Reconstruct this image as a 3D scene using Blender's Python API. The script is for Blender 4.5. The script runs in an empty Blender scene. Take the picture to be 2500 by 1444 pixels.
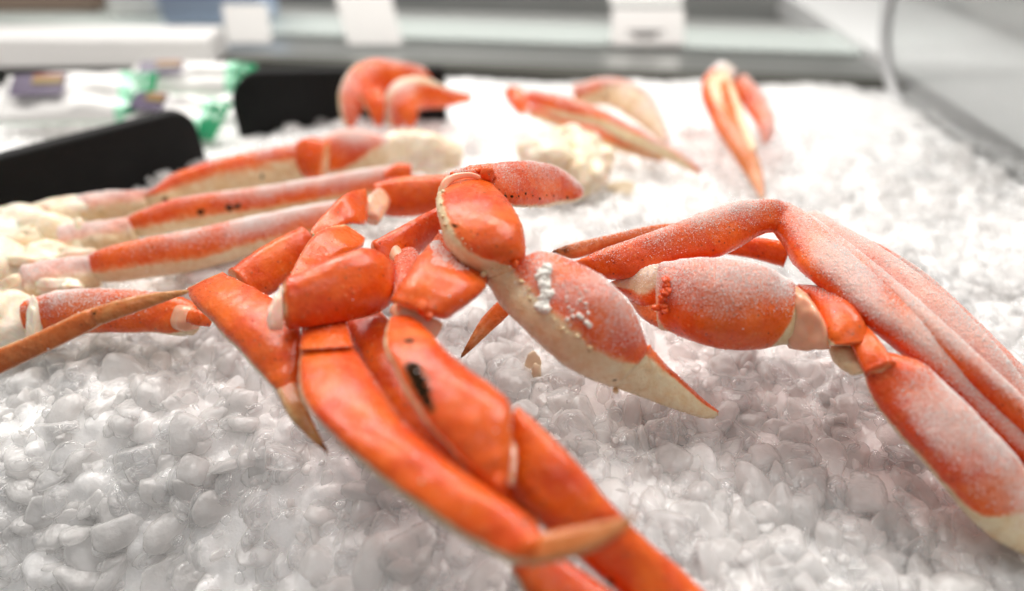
import bpy, bmesh, math, random
import numpy as np
from mathutils import Vector, noise
from mathutils.bvhtree import BVHTree

random.seed(7)
rng = np.random.default_rng(7)
sc = bpy.context.scene
C = sc.collection

# ------------------------------------------------------------------ camera
PITCH = math.radians(36.0)
CAM = Vector((0.0, 0.0, 0.22))
FPX = 2500 * 24.0 / 36.0
cam_d = bpy.data.cameras.new('camera')
cam = bpy.data.objects.new('camera', cam_d)
C.objects.link(cam)
cam.location = CAM
cam.rotation_euler = (math.pi / 2 - PITCH, 0, 0)
cam_d.lens = 24.0
cam_d.sensor_width = 36.0
cam_d.clip_start = 0.01
cam_d.clip_end = 60
cam_d.dof.use_dof = True
cam_d.dof.focus_distance = 0.283
cam_d.dof.aperture_fstop = 2.6
cam_d.dof.aperture_blades = 0
sc.camera = cam

# ------------------------------------------------------------------ world
w = bpy.data.worlds.new('World')
sc.world = w
w.use_nodes = True
bg = w.node_tree.nodes['Background']
bg.inputs[0].default_value = (1.0, 0.965, 0.93, 1)
bg.inputs[1].default_value = 0.40

def area(name, loc, target, sx, sy, power, col):
    d = bpy.data.lights.new(name, 'AREA')
    d.shape = 'RECTANGLE'
    d.size, d.size_y = sx, sy
    d.energy = power
    d.color = col
    o = bpy.data.objects.new(name, d)
    C.objects.link(o)
    o.location = loc
    o.rotation_euler = (Vector(target) - Vector(loc)).to_track_quat('-Z', 'Y').to_euler()
    return o

area('case_lamp', (0.10, 0.74, 0.82), (0.0, 0.42, 0.0), 1.5, 0.06, 12.0, (1.0, 0.96, 0.91))
area('glint_lamp', (-0.5, 1.35, 0.95), (0.0, 0.3, 0.0), 1.2, 0.09, 9.0, (1.0, 0.97, 0.93))  # low lamp behind, added to put glints on the wet ice
area('overhead_lamp', (-1.0, 0.9, 2.1), (0.0, 0.4, 0.0), 0.33, 1.2, 22.0, (1.0, 0.96, 0.92))
area('overhead_lamp', (1.1, 0.6, 2.1), (0.0, 0.4, 0.0), 0.33, 1.2, 20.0, (1.0, 0.96, 0.92))
area('overhead_lamp', (0.4, -1.2, 2.2), (0.0, 0.7, 0.0), 1.2, 0.3, 7.0, (1.0, 0.97, 0.94))  # fill lamp added on the near side to brighten the upright cards

sc.view_settings.view_transform = 'Standard'
sc.view_settings.look = 'None'
sc.view_settings.gamma = 1.0
sc.view_settings.exposure = -0.30
sc.view_settings.use_curve_mapping = False
sc.render.engine = 'CYCLES'
sc.cycles.use_denoising = True
sc.cycles.max_bounces = 12
sc.cycles.diffuse_bounces = 8
sc.cycles.transmission_bounces = 6
sc.cycles.transparent_max_bounces = 12
sc.cycles.caustics_refractive = False
sc.cycles.caustics_reflective = False
sc.cycles.sample_clamp_indirect = 6.0
sc.cycles.use_adaptive_sampling = True
sc.cycles.adaptive_threshold = 0.025

# ------------------------------------------------------------------ helpers
cp, sp = math.cos(PITCH), math.sin(PITCH)
FWD = Vector((0, cp, -sp))
RGT = Vector((1, 0, 0))
UPV = Vector((0, sp, cp))

def ray(px, py):
    return (FWD + RGT * ((px - 1250) / FPX) + UPV * ((722 - py) / FPX))

def P(px, py, zcm):
    """where the line of sight of a photo pixel meets the height zcm (centimetres above the ice)"""
    d = ray(px, py)
    t = (zcm / 100.0 - CAM.z) / d.z
    return CAM + d * t

def depth(p):
    return (p - CAM).dot(FWD)

def new_obj(name, verts, faces, mats, parent=None, smooth=True, midx=None, paint=None):
    me = bpy.data.meshes.new(name)
    me.from_pydata([tuple(v) for v in verts], [], faces)
    for m in (mats if isinstance(mats, (list, tuple)) else [mats]):
        me.materials.append(m)
    if smooth:
        me.polygons.foreach_set('use_smooth', np.ones(len(me.polygons), dtype=bool))
    if midx is not None:
        me.polygons.foreach_set('material_index', np.asarray(midx, dtype=np.int32))
    if paint is not None:
        at = me.color_attributes.new('paint', 'FLOAT_COLOR', 'POINT')
        at.data.foreach_set('color', np.asarray(paint, dtype=np.float32).ravel())
    me.update()
    o = bpy.data.objects.new(name, me)
    C.objects.link(o)
    if parent is not None:
        o.parent = parent
    return o

def tag(o, label=None, cat=None, group=None, kind=None):
    if label: o['label'] = label
    if cat: o['category'] = cat
    if group: o['group'] = group
    if kind: o['kind'] = kind
    return o

# ------------------------------------------------------------------ materials
class NT:
    def __init__(s, name):
        s.m = bpy.data.materials.new(name)
        s.m.use_nodes = True
        s.t = s.m.node_tree
        s.b = s.t.nodes['Principled BSDF']
        s.out = s.t.nodes['Material Output']
    def n(s, typ, **kw):
        nd = s.t.nodes.new(typ)
        for k, v in kw.items():
            setattr(nd, k, v)
        return nd
    def l(s, a, b):
        s.t.links.new(a, b)
    def noise(s, scale, detail=4, rough=0.6, vec=None, dist=0.0):
        nd = s.n('ShaderNodeTexNoise')
        nd.inputs['Scale'].default_value = scale
        nd.inputs['Detail'].default_value = detail
        nd.inputs['Roughness'].default_value = rough
        nd.inputs['Distortion'].default_value = dist
        s.l(vec if vec is not None else s.pos(), nd.inputs['Vector'])
        return nd.outputs['Fac']
    def pos(s):
        if not hasattr(s, '_pos'):
            s._pos = s.n('ShaderNodeTexCoord').outputs['Object']
        return s._pos
    def ramp(s, fac, a, b, c0=0.0, c1=1.0):
        nd = s.n('ShaderNodeMapRange', interpolation_type='SMOOTHSTEP')
        s.l(fac, nd.inputs['Value'])
        nd.inputs['From Min'].default_value = a
        nd.inputs['From Max'].default_value = b
        nd.inputs['To Min'].default_value = c0
        nd.inputs['To Max'].default_value = c1
        return nd.outputs['Result']
    def math(s, op, a, b=None):
        nd = s.n('ShaderNodeMath', operation=op)
        for i, v in enumerate((a, b)):
            if v is None: continue
            if isinstance(v, (int, float)): nd.inputs[i].default_value = v
            else: s.l(v, nd.inputs[i])
        return nd.outputs[0]
    def mix(s, fac, a, b):
        nd = s.n('ShaderNodeMix', data_type='RGBA')
        if isinstance(fac, (int, float)): nd.inputs[0].default_value = fac
        else: s.l(fac, nd.inputs[0])
        for i, v in ((6, a), (7, b)):
            if isinstance(v, tuple): nd.inputs[i].default_value = (*v, 1) if len(v) == 3 else v
            else: s.l(v, nd.inputs[i])
        return nd.outputs[2]
    def bump(s, height, strength, dist, prev=None):
        nd = s.n('ShaderNodeBump')
        nd.inputs['Strength'].default_value = strength
        nd.inputs['Distance'].default_value = dist
        s.l(height, nd.inputs['Height'])
        if prev is not None: s.l(prev, nd.inputs['Normal'])
        return nd.outputs['Normal']
    def set(s, **kw):
        for k, v in kw.items():
            k = k.replace('_', ' ')
            if isinstance(v, (int, float, tuple)):
                s.b.inputs[k].default_value = (*v, 1) if isinstance(v, tuple) and len(v) == 3 and k != 'Subsurface Radius' else v
            else: s.l(v, s.b.inputs[k])
        return s.m

def simple(name, col, rough=0.5, metal=0.0, noise_amt=0.12, scale=60, **kw):
    q = NT(name)
    f = q.noise(scale, 5)
    c = q.mix(f, tuple(x * (1 - noise_amt) for x in col), tuple(min(1, x * (1 + noise_amt)) for x in col))
    q.set(Base_Color=c, Roughness=rough, Metallic=metal, **kw)
    return q.m

def shell_material():
    q = NT('crab_shell')
    at = q.n('ShaderNodeAttribute', attribute_name='paint')
    sep = q.n('ShaderNodeSeparateColor')
    q.l(at.outputs['Color'], sep.inputs[0])
    cream, frost, tan = sep.outputs[0], sep.outputs[1], sep.outputs[2]
    dark = at.outputs['Alpha']
    n_big = q.noise(48, 5, 0.65, dist=0.6)
    n_mid = q.noise(220, 5, 0.65)
    n_fine = q.noise(900, 4, 0.7)
    n_grain = q.noise(2600, 3, 0.7)
    red = q.mix(q.ramp(n_big, 0.3, 0.7), (0.66, 0.054, 0.003), (0.84, 0.140, 0.008))
    red = q.mix(q.ramp(n_mid, 0.5, 0.75, 0, 0.4), red, (0.84, 0.19, 0.035))
    red = q.mix(q.ramp(n_fine, 0.62, 0.72, 0, 0.35), red, (0.86, 0.30, 0.11))
    red = q.mix(q.ramp(n_fine, 0.44, 0.30, 0, 0.6), red, (0.42, 0.022, 0.004))
    vo = q.n('ShaderNodeTexVoronoi'); vo.inputs['Scale'].default_value = 420; q.l(q.pos(), vo.inputs['Vector'])
    rnd = q.n('ShaderNodeSeparateColor'); q.l(vo.outputs['Color'], rnd.inputs[0])
    pit = q.math('MULTIPLY', q.ramp(vo.outputs['Distance'], 0.26, 0.12), q.ramp(rnd.outputs[0], 0.62, 0.70))
    pale = q.math('MULTIPLY', q.ramp(vo.outputs['Distance'], 0.34, 0.16), q.ramp(rnd.outputs[1], 0.66, 0.74))
    red = q.mix(q.math('MULTIPLY', pale, 0.4), red, (0.86, 0.32, 0.11))
    red = q.mix(q.math('MULTIPLY', pit, 0.7), red, (0.26, 0.018, 0.005))
    crm = q.mix(q.ramp(n_mid, 0.3, 0.7), (0.74, 0.53, 0.30), (0.80, 0.68, 0.46))
    crm = q.mix(q.ramp(n_fine, 0.36, 0.26, 0, 0.3), crm, (0.48, 0.30, 0.14))
    crm = q.mix(q.ramp(n_big, 0.55, 0.75, 0, 0.6), crm, (0.72, 0.50, 0.20))
    tn = q.mix(q.ramp(n_mid, 0.3, 0.7), (0.42, 0.17, 0.045), (0.66, 0.36, 0.13))
    tn = q.mix(q.ramp(n_big, 0.4, 0.6, 0, 0.5), tn, (0.60, 0.14, 0.03))
    edge = q.math('ADD', cream, q.math('MULTIPLY', q.math('SUBTRACT', n_mid, 0.5), 0.55))
    edge = q.math('ADD', edge, q.math('MULTIPLY', q.math('SUBTRACT', n_fine, 0.5), 0.5))
    half = q.mix(0.5, red, (0.84, 0.40, 0.16))
    c = q.mix(q.ramp(edge, 0.10, 0.45), red, half)
    c = q.mix(q.ramp(edge, 0.36, 0.80), c, crm)
    c = q.mix(tan, c, tn)
    dk = q.math('ADD', dark, q.math('ADD', q.math('MULTIPLY', q.math('SUBTRACT', n_mid, 0.5), 1.1), q.math('MULTIPLY', q.math('SUBTRACT', n_fine, 0.5), 1.3)))
    dkm = q.math('MULTIPLY', q.ramp(dk, 0.35, 0.6), q.ramp(dark, 0.02, 0.15))
    c = q.mix(q.math('MULTIPLY', q.ramp(dk, 0.05, 0.45, 0, 0.75), q.ramp(dark, 0.02, 0.15)), c, (0.17, 0.06, 0.015))
    c = q.mix(dkm, c, (0.022, 0.012, 0.006))
    fr = q.math('ADD', q.math('MULTIPLY', frost, 1.0),
                q.math('ADD', q.math('MULTIPLY', q.math('SUBTRACT', n_fine, 0.5), 0.9),
                       q.math('MULTIPLY', q.math('SUBTRACT', n_grain, 0.5), 1.9)))
    frm = q.math('MULTIPLY', q.ramp(fr, 0.25, 1.0, 0, 0.72), q.ramp(frost, 0.0, 0.12))
    c = q.mix(frm, c, (0.88, 0.68, 0.61))
    rough = q.math('ADD', q.ramp(n_mid, 0.3, 0.7, 0.10, 0.46), q.math('MULTIPLY', frm, 0.25))
    n_lump = q.noise(100, 3, 0.55)
    bm = q.bump(n_lump, 0.5, 0.0020)
    bm = q.bump(n_mid, 0.5, 0.0009, bm)
    bm = q.bump(n_fine, 0.6, 0.0006, bm)
    gr = q.math('MULTIPLY', n_grain, q.ramp(frost, 0.05, 0.5, 0.12, 1.0))
    bm = q.bump(gr, 0.6, 0.0004, bm)
    bm = q.bump(q.math('SUBTRACT', pale, pit), 0.5, 0.0004, bm)
    q.set(Base_Color=c, Roughness=rough, Normal=bm, Subsurface_Weight=0.12,
          Subsurface_Radius=(1.0, 0.35, 0.18), Subsurface_Scale=0.003,
          Specular_IOR_Level=q.math('MULTIPLY', q.math('SUBTRACT', 1.0, dkm), 0.20), Coat_Weight=q.math('MULTIPLY', q.math('MULTIPLY', q.math('SUBTRACT', 1.0, dkm), q.math('SUBTRACT', 1.0, q.ramp(frost, 0.0, 0.5, 0, 0.7))), 0.6), Coat_Roughness=0.05,
          Coat_Normal=q.bump(n_fine, 0.12, 0.0003, q.bump(n_mid, 0.38, 0.0009)))
    return q.m

def ice_material(name, trans):
    q = NT(name)
    n1 = q.noise(140, 4, 0.6)
    n2 = q.noise(420, 3, 0.55)
    n3 = q.noise(2400, 3, 0.6)
    c = q.mix(q.ramp(n1, 0.3, 0.7), (0.905, 0.893, 0.882), (0.97, 0.962, 0.954))
    rough = q.ramp(n1, 0.35, 0.65, 0.03, 0.14)
    bm = q.bump(n1, 0.25, 0.0008)
    bm = q.bump(n2, 0.6, 0.0011, bm)
    bm = q.bump(n3, 0.12, 0.0002, bm)
    q.set(Base_Color=c, Roughness=rough, Normal=bm, IOR=1.31, Specular_IOR_Level=0.9,
          Coat_Weight=0.6, Coat_Roughness=0.04, Coat_IOR=1.33, Coat_Normal=bm,
          Subsurface_Weight=1.0, Subsurface_Radius=(1.0, 1.0, 1.0), Subsurface_Scale=0.012)
    if trans:
        # part of the light goes straight through a chip, least at its rim
        lw = q.n('ShaderNodeLayerWeight'); lw.inputs['Blend'].default_value = 0.45
        isl = q.n('ShaderNodeNewGeometry').outputs['Random Per Island']
        f = q.math('MULTIPLY', q.ramp(isl, 0.0, 1.0, trans * 0.45, trans), q.ramp(lw.outputs['Facing'], 0.1, 0.85, 1.0, 0.15))
        tr = q.n('ShaderNodeBsdfTransparent'); tr.inputs[0].default_value = (0.97, 0.975, 0.98, 1)
        mx = q.n('ShaderNodeMixShader')
        tl = q.n('ShaderNodeBsdfTranslucent'); q.l(c, tl.inputs[0]); q.l(bm, tl.inputs['Normal'])
        m0 = q.n('ShaderNodeMixShader'); m0.inputs[0].default_value = 0.5
        q.b.inputs['Subsurface Weight'].default_value = 0.0
        q.l(q.b.outputs[0], m0.inputs[1]); q.l(tl.outputs[0], m0.inputs[2])
        q.l(f, mx.inputs[0]); q.l(m0.outputs[0], mx.inputs[1]); q.l(tr.outputs[0], mx.inputs[2])
        gl = q.n('ShaderNodeBsdfGlossy'); q.l(rough, gl.inputs['Roughness']); q.l(bm, gl.inputs['Normal'])
        fz = q.n('ShaderNodeFresnel'); fz.inputs['IOR'].default_value = 1.33; q.l(bm, fz.inputs['Normal'])
        mg = q.n('ShaderNodeMixShader'); q.l(q.math('MULTIPLY', q.math('MINIMUM', q.math('MULTIPLY', fz.outputs[0], 2.2), 0.5), q.math('SUBTRACT', 1.0, q.n('ShaderNodeNewGeometry').outputs['Backfacing'])), mg.inputs[0])
        q.b.inputs['Specular IOR Level'].default_value = 0.0; q.b.inputs['Coat Weight'].default_value = 0.0
        q.l(mx.outputs[0], mg.inputs[1]); q.l(gl.outputs[0], mg.inputs[2])
        q.l(mg.outputs[0], q.out.inputs['Surface'])
    return q.m

M = {}
M['shell'] = shell_material()
M['frost'] = simple('frost', (0.93, 0.87, 0.85), 0.3, Subsurface_Weight=0.0)
M['ice'] = ice_material('crushed_ice', 0.0)
M['clear_ice'] = ice_material('clear_ice', 0.90)
M['membrane'] = simple('membrane', (0.76, 0.40, 0.25), 0.22, scale=200, Subsurface_Weight=0.7, Subsurface_Scale=0.004, Coat_Weight=0.5)
M['ring'] = simple('pale_membrane', (0.84, 0.66, 0.55), 0.2, scale=200, Subsurface_Weight=0.7, Subsurface_Scale=0.004, Coat_Weight=0.5)
M['chalk'] = simple('chalk', (0.80, 0.78, 0.72), 0.75, scale=400, noise_amt=0.2)
def flesh():
    q = NT('flesh')
    a, b, f = q.noise(38, 3), q.noise(75, 4, 0.6, dist=1.0), q.noise(320, 4)
    c = q.mix(q.ramp(a, 0.35, 0.65), (0.88, 0.82, 0.70), (0.82, 0.68, 0.48))
    c = q.mix(q.ramp(b, 0.52, 0.68, 0, 0.7), c, (0.82, 0.56, 0.42))
    c = q.mix(q.ramp(b, 0.42, 0.32, 0, 0.75), c, (0.60, 0.40, 0.16))
    c = q.mix(q.ramp(f, 0.5, 0.7, 0, 0.6), c, (0.88, 0.85, 0.78))
    q.set(Base_Color=c, Roughness=q.ramp(b, 0.3, 0.7, 0.18, 0.5), Subsurface_Weight=0.4, Subsurface_Scale=0.004,
          Normal=q.bump(f, 0.4, 0.0008, q.bump(b, 0.5, 0.0018)))
    return q.m
M['flesh'] = flesh()
M['black'] = simple('black_plastic', (0.004, 0.004, 0.004), 0.6, scale=200, noise_amt=0.3, Specular_IOR_Level=0.2)
M['steel'] = simple('brushed_steel', (0.50, 0.51, 0.50), 0.34, 1.0, scale=12)
M['dull_steel'] = simple('dull_steel', (0.45, 0.46, 0.45), 0.5, 0.6, scale=10)
M['dark'] = simple('dark_gasket', (0.055, 0.055, 0.045), 0.6, scale=30)
M['white'] = simple('white_card', (0.86, 0.85, 0.83), 0.5, scale=20, noise_amt=0.03)
M['grey_print'] = simple('grey_print', (0.25, 0.25, 0.25), 0.6, scale=20)
M['glass_edge'] = simple('glass_edge', (0.48, 0.53, 0.51), 0.25, scale=9, noise_amt=0.06)
M['green'] = simple('green_film', (0.01, 0.24, 0.10), 0.18, scale=40, Coat_Weight=0.6)
M['mint'] = simple('mint_film', (0.35, 0.75, 0.52), 0.18, scale=40, Coat_Weight=0.6)
M['purple'] = simple('purple_print', (0.07, 0.045, 0.10), 0.3, scale=80, noise_amt=0.4)
M['mustard'] = simple('mustard_print', (0.25, 0.16, 0.02), 0.3, scale=80)
M['maroon'] = simple('maroon_print', (0.30, 0.05, 0.05), 0.3, scale=80)
M['blue'] = simple('blue_film', (0.45, 0.56, 0.74), 0.3, scale=15)
M['brown'] = simple('brown_carton', (0.32, 0.23, 0.18), 0.7, scale=15)

def acrylic():
    q = NT('clear_acrylic')
    f = q.noise(6, 3)
    q.set(Base_Color=(0.90, 0.92, 0.92), Roughness=q.ramp(f, 0.3, 0.7, 0.05, 0.14), IOR=1.45, Transmission_Weight=0.85)
    return q.m
M['acrylic'] = acrylic()

# ------------------------------------------------------------------ crab segments
def catmull(pts, n):
    pts = np.asarray(pts, float)
    p = np.vstack([2 * pts[0] - pts[1], pts, 2 * pts[-1] - pts[-2]])
    L = np.linalg.norm(np.diff(pts[:, :3], axis=0), axis=1)
    cum = np.concatenate([[0], np.cumsum(L)]) / L.sum()
    out = []
    for s in np.linspace(0, 1, n):
        i = min(len(L) - 1, int(np.searchsorted(cum, s, 'right') - 1))
        t = (s - cum[i]) / max(1e-9, cum[i + 1] - cum[i])
        a, b, c, d = p[i], p[i + 1], p[i + 2], p[i + 3]
        out.append(0.5 * ((2 * b) + (-a + c) * t + (2 * a - 5 * b + 4 * c - d) * t * t + (-a + 3 * b - 3 * c + d) * t ** 3))
    return np.array(out)

def smooth01(x):
    x = np.clip(x, 0, 1)
    return x * x * (3 - 2 * x)

def vnoise(v, scale, off=0.0):
    return noise.noise(Vector((v[0] * scale + off, v[1] * scale - off, v[2] * scale + off * 0.5)))

seg_i = [0]
def seg(name, pts, parent=None, flat=0.66, n=2.6, cdir=0.0, cream=0.0, frost=0.0, tan=0.0, dark=(), spots=(),
        bumps=(), lump=0.035, cap0=0.14, cap1=0.14, mat=None, ridge=0.0, ridge_dir=90, NR=None, NT_=52, soft=18.0, crystals=1.0,
        granules=1.0):
    """one shell piece: control points (photo x, photo y, height in cm, half width in photo pixels)"""
    seg_i[0] += 1
    off = seg_i[0] * 3.17
    edge = len(pts[0]) == 5          # both outlines given: (right of travel x, y, left of travel x, y, height)
    ctl = []
    for q in pts:
        if edge:
            p = P((q[0] + q[2]) / 2, (q[1] + q[3]) / 2, q[4]); k = depth(p) / FPX
            wv = (RGT * (q[0] - q[2]) - UPV * (q[1] - q[3])) * (k / 2)
            ctl.append((p.x, p.y, p.z, wv.length, wv.x, wv.y, wv.z))
        else:
            p = P(q[0], q[1], q[2])
            ctl.append((p.x, p.y, p.z, q[3] * depth(p) / FPX, 0, 0, 0))
    length = sum((Vector(ctl[i + 1][:3]) - Vector(ctl[i][:3])).length for i in range(len(ctl) - 1))
    if NR is None:
        NR = int(min(110, max(24, length / 0.0009)))
    cr = np.full(len(pts), float(cream)) if np.isscalar(cream) else np.asarray(cream, float)
    fr = np.full(len(pts), float(frost)) if np.isscalar(frost) else np.asarray(frost, float)
    tn = np.full(len(pts), float(tan)) if np.isscalar(tan) else np.asarray(tan, float)
    rows = catmull(np.column_stack([np.array(ctl)[:, :4], cr, fr, tn, np.array(ctl)[:, 4:]]), NR)
    wmin = rows[:, 3].max() * 0.62 if edge else 0.0
    rows[:, 3] = np.maximum(rows[:, 3], 0.0003)
    cen = rows[:, :3]
    tang = np.gradient(cen, axis=0)
    arc = np.concatenate([[0], np.cumsum(np.linalg.norm(np.diff(cen, axis=0), axis=1))])
    verts, paint, nrm = [], [], []
    rmx = rows[:, 3].max()
    dend = np.minimum(arc, arc[-1] - arc) / rmx
    tipped = np.array([rows[0, 3] < 0.35 * rmx, rows[-1, 3] < 0.35 * rmx])
    near0 = arc < arc[-1] / 2
    dend = np.where(near0 & tipped[0], 9, np.where(~near0 & tipped[1], 9, dend))
    rim = np.exp(-(dend / 0.10) ** 2) if (mat is None) else np.zeros(NR)
    flare = 0.035 * np.exp(-((dend - 0.16) / 0.10) ** 2) - 0.02 * np.exp(-((dend - 0.42) / 0.14) ** 2) if mat is None else np.zeros(NR)
    th = np.linspace(0, 2 * math.pi, NT_, endpoint=False)
    ct, st = np.cos(th), np.sin(th)
    ex = 2.0 / n
    sx = np.sign(ct) * np.abs(ct) ** ex
    sy = np.sign(st) * np.abs(st) ** ex
    for i in range(NR):
        c = Vector(cen[i]); t = Vector(tang[i]).normalized(); v = (c - CAM).normalized()
        wv = v.cross(t).normalized(); dv = wv.cross(t).normalized()
        r = rows[i, 3]
        if edge:
            wv = Vector(rows[i, 7:10]); r = wv.length; wv.normalize()
            dv = (-v - wv * (-v).dot(wv)).normalized()
        # round the two ends over a length set by cap (in radii)
        k = 1.0
        r0, r1 = max(rows[0, 3], wmin * 0.6) * cap0, max(rows[-1, 3], wmin * 0.6) * cap1
        if cap0 > 0 and arc[i] < r0: k = min(k, math.sqrt(max(0.0, 1 - (1 - arc[i] / r0) ** 2)))
        e = arc[-1] - arc[i]
        if cap1 > 0 and e < r1: k = min(k, math.sqrt(max(0.0, 1 - (1 - e / r1) ** 2)))
        k = max(k, 0.04)
        for j in range(NT_):
            ang = math.degrees(th[j])
            a = r * k; b = max(r, min(wmin, r * 1.25)) * k * flat
            rr = 1.0 + flare[i] + 0.010 * math.sin(3 * th[j] + off) + 0.006 * math.sin(7 * th[j] + 2 * off)
            if ridge:
                da = abs((ang - ridge_dir + 180) % 360 - 180)
                rr += ridge * math.exp(-(da / 22.0) ** 2)
            p = c + wv * (a * sx[j] * rr) + dv * (b * sy[j] * rr)
            nn = (wv * (ct[j]) + dv * (st[j] / flat)).normalized()
            d = lump * r * (vnoise(p, 90, off) + 0.5 * vnoise(p, 260, off))
            p = p + nn * d
            verts.append(p)
            nrm.append(nn)
            cm = 0.0
            ch = rows[i, 4]
            if ch > 0:
                da = abs((ang - cdir + 180) % 360 - 180)
                wob = 6 * vnoise(p, 60, off + 7) + 4 * vnoise(p, 420, off)
                cm = float(smooth01((ch + wob - da) / (2 * soft) + 0.5))
            cm = max(cm, float(rim[i]) * (0.62 + 0.5 * vnoise(p, 200, off)))
            f = rows[i, 5]
            if f > 0:
                up = float(smooth01((nn.z - 0.10) / 0.80))
                f = f * (0.12 + 1.05 * up) * (0.88 + 0.5 * vnoise(p, 70, off + 3))
            paint.append([cm, max(0.0, f), float(np.clip(rows[i, 6], 0, 1)), 0.0])
    faces = []
    for i in range(NR - 1):
        for j in range(NT_):
            a = i * NT_ + j; b = i * NT_ + (j + 1) % NT_
            faces.append((a, b, b + NT_, a + NT_))
    vs = len(verts)
    verts.append(Vector(cen[0])); verts.append(Vector(cen[-1]))
    paint.append(list(paint[0])); paint.append(list(paint[vs - 1]))
    nrm.append(-Vector(tang[0]).normalized()); nrm.append(Vector(tang[-1]).normalized())
    for j in range(NT_):
        faces.append((vs, (j + 1) % NT_, j))
        q = (NR - 1) * NT_
        faces.append((vs + 1, q + j, q + (j + 1) % NT_))
    midx = [0] * len(faces)
    base = mat or M['shell']
    mats = [base, M['frost'], M['chalk']]
    shell_n = len(verts)
    bvh = BVHTree.FromPolygons([tuple(v) for v in verts], faces)
    # dark spots, seen at photo pixels, painted on the shell
    for (x, y, r, *wt) in spots:
        wt = wt[0] if wt else 1.0
        d = ray(x, y).normalized()
        loc, nr, idx, dist = bvh.ray_cast(CAM, d)
        if loc is None: continue
        R = r * depth(loc) / FPX
        for vi in range(shell_n):
            q = (verts[vi] - loc).length / R
            if q < 1.4:
                paint[vi][3] = max(paint[vi][3], wt * float(smooth01(1.4 - q)))
    # little warts: (x, y, radius px, kind) kind 0 shell coloured, 1 cream, 2 chalk, 3 dark
    for (x, y, r, kd) in bumps:
        if kd == 1: x += rng.normal() * 3.5; y += rng.normal() * 3.5; r *= rng.uniform(0.4, 1.0)
        d = ray(x, y).normalized()
        loc, nr, idx, dist = bvh.ray_cast(CAM, d)
        if loc is None: continue
        R = r * depth(loc) / FPX * rng.uniform(0.75, 1.2)
        loc = loc - nr * ((0.6 if kd == 2 else 0.5) * R) + Vector(rng.normal(size=3)) * 0.25 * R
        st3 = Vector(rng.uniform(0.75, 1.3, size=3))
        bm = bmesh.new()
        bmesh.ops.create_icosphere(bm, subdivisions=3 if r > 7 else 2, radius=1.0)
        b0 = len(verts)
        for bv in bm.verts:
            q = bv.co * (1 + 0.35 * noise.noise(bv.co * 1.6 + Vector((x, y, off))) + (0.35 * noise.noise(bv.co * 4.2 + Vector((y, x, off))) if kd == 2 else 0.0))
            verts.append(loc + Vector((q.x * st3.x, q.y * st3.y, q.z * st3.z)) * R)
            paint.append([1.0 if kd == 1 else 0.0, 0.15, 0.0, 1.0 if kd == 3 else 0.0])
        for bf in bm.faces:
            faces.append(tuple(b0 + q.index for q in bf.verts))
            midx.append(2 if kd == 2 else 0)
        bm.free()
    if mat is None and granules:
        cnt = int(min(170, granules * length * rmx * 2e5))
        octa = [Vector((1, 0, 0)), Vector((-1, 0, 0)), Vector((0, 1, 0)), Vector((0, -1, 0)), Vector((0, 0, 1)), Vector((0, 0, -1))]
        octf = [(0, 2, 4), (2, 1, 4), (1, 3, 4), (3, 0, 4), (2, 0, 5), (1, 2, 5), (3, 1, 5), (0, 3, 5)]
        for _ in range(cnt):
            vi = int(rng.integers(vs))
            if rng.random() < 0.6:      # most sit along the two edges of the shell
                vi = (vi // NT_) * NT_ + int(rng.choice([0, NT_ // 2]) + rng.integers(-3, 4)) % NT_
            s_ = rng.uniform(0.00022, 0.00055)
            b0 = len(verts)
            for tv in octa:
                verts.append(verts[vi] - nrm[vi] * s_ * 0.2 + tv * s_)
                paint.append(list(paint[vi][:3]) + [0.5 if rng.random() < 0.02 else 0.0])
            faces += [tuple(b0 + k for k in f) for f in octf]
            midx += [1 if rng.random() < 0.07 else 0] * 8
    # frost crystals grown on the upper faces
    if crystals > 0 and fr.max() > 0.25:
        pa = np.array([q[1] for q in paint[:vs]])
        ids = np.where(pa > 0.22)[0]
        if len(ids):
            area_ = length * rows[:, 3].mean() * 4
            cnt = int(min(11000, area_ * 2.4e6 * crystals * fr.max()))
            pick = rng.choice(ids, size=cnt, p=pa[ids] ** 2 / (pa[ids] ** 2).sum())
            tet = [Vector((1, 1, 1)), Vector((1, -1, -1)), Vector((-1, 1, -1)), Vector((-1, -1, 1))]
            for vi in pick:
                i, j = divmod(int(vi), NT_)
                i2 = min(NR - 1, i + 1); j2 = (j + 1) % NT_
                u, vv = rng.random(2)
                p = (verts[vi] * (1 - u) + verts[i2 * NT_ + j] * u) * (1 - vv) + (verts[i * NT_ + j2] * (1 - u) + verts[i2 * NT_ + j2] * u) * vv
                s = 0.00007 + 0.00014 * rng.random() ** 2
                q = Vector(rng.normal(size=3)).normalized()
                rot = q.to_track_quat('Z', 'Y')
                b0 = len(verts)
                for tv in tet:
                    verts.append(p + (rot @ tv) * s + nrm[vi] * s * 0.3)
                    paint.append([0, 1, 0, 0])
                faces += [(b0, b0 + 1, b0 + 2), (b0, b0 + 2, b0 + 3), (b0, b0 + 3, b0 + 1), (b0 + 1, b0 + 3, b0 + 2)]
                midx += [1] * 4
    return new_obj(name, verts, faces, mats, parent, True, midx, paint)

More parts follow.
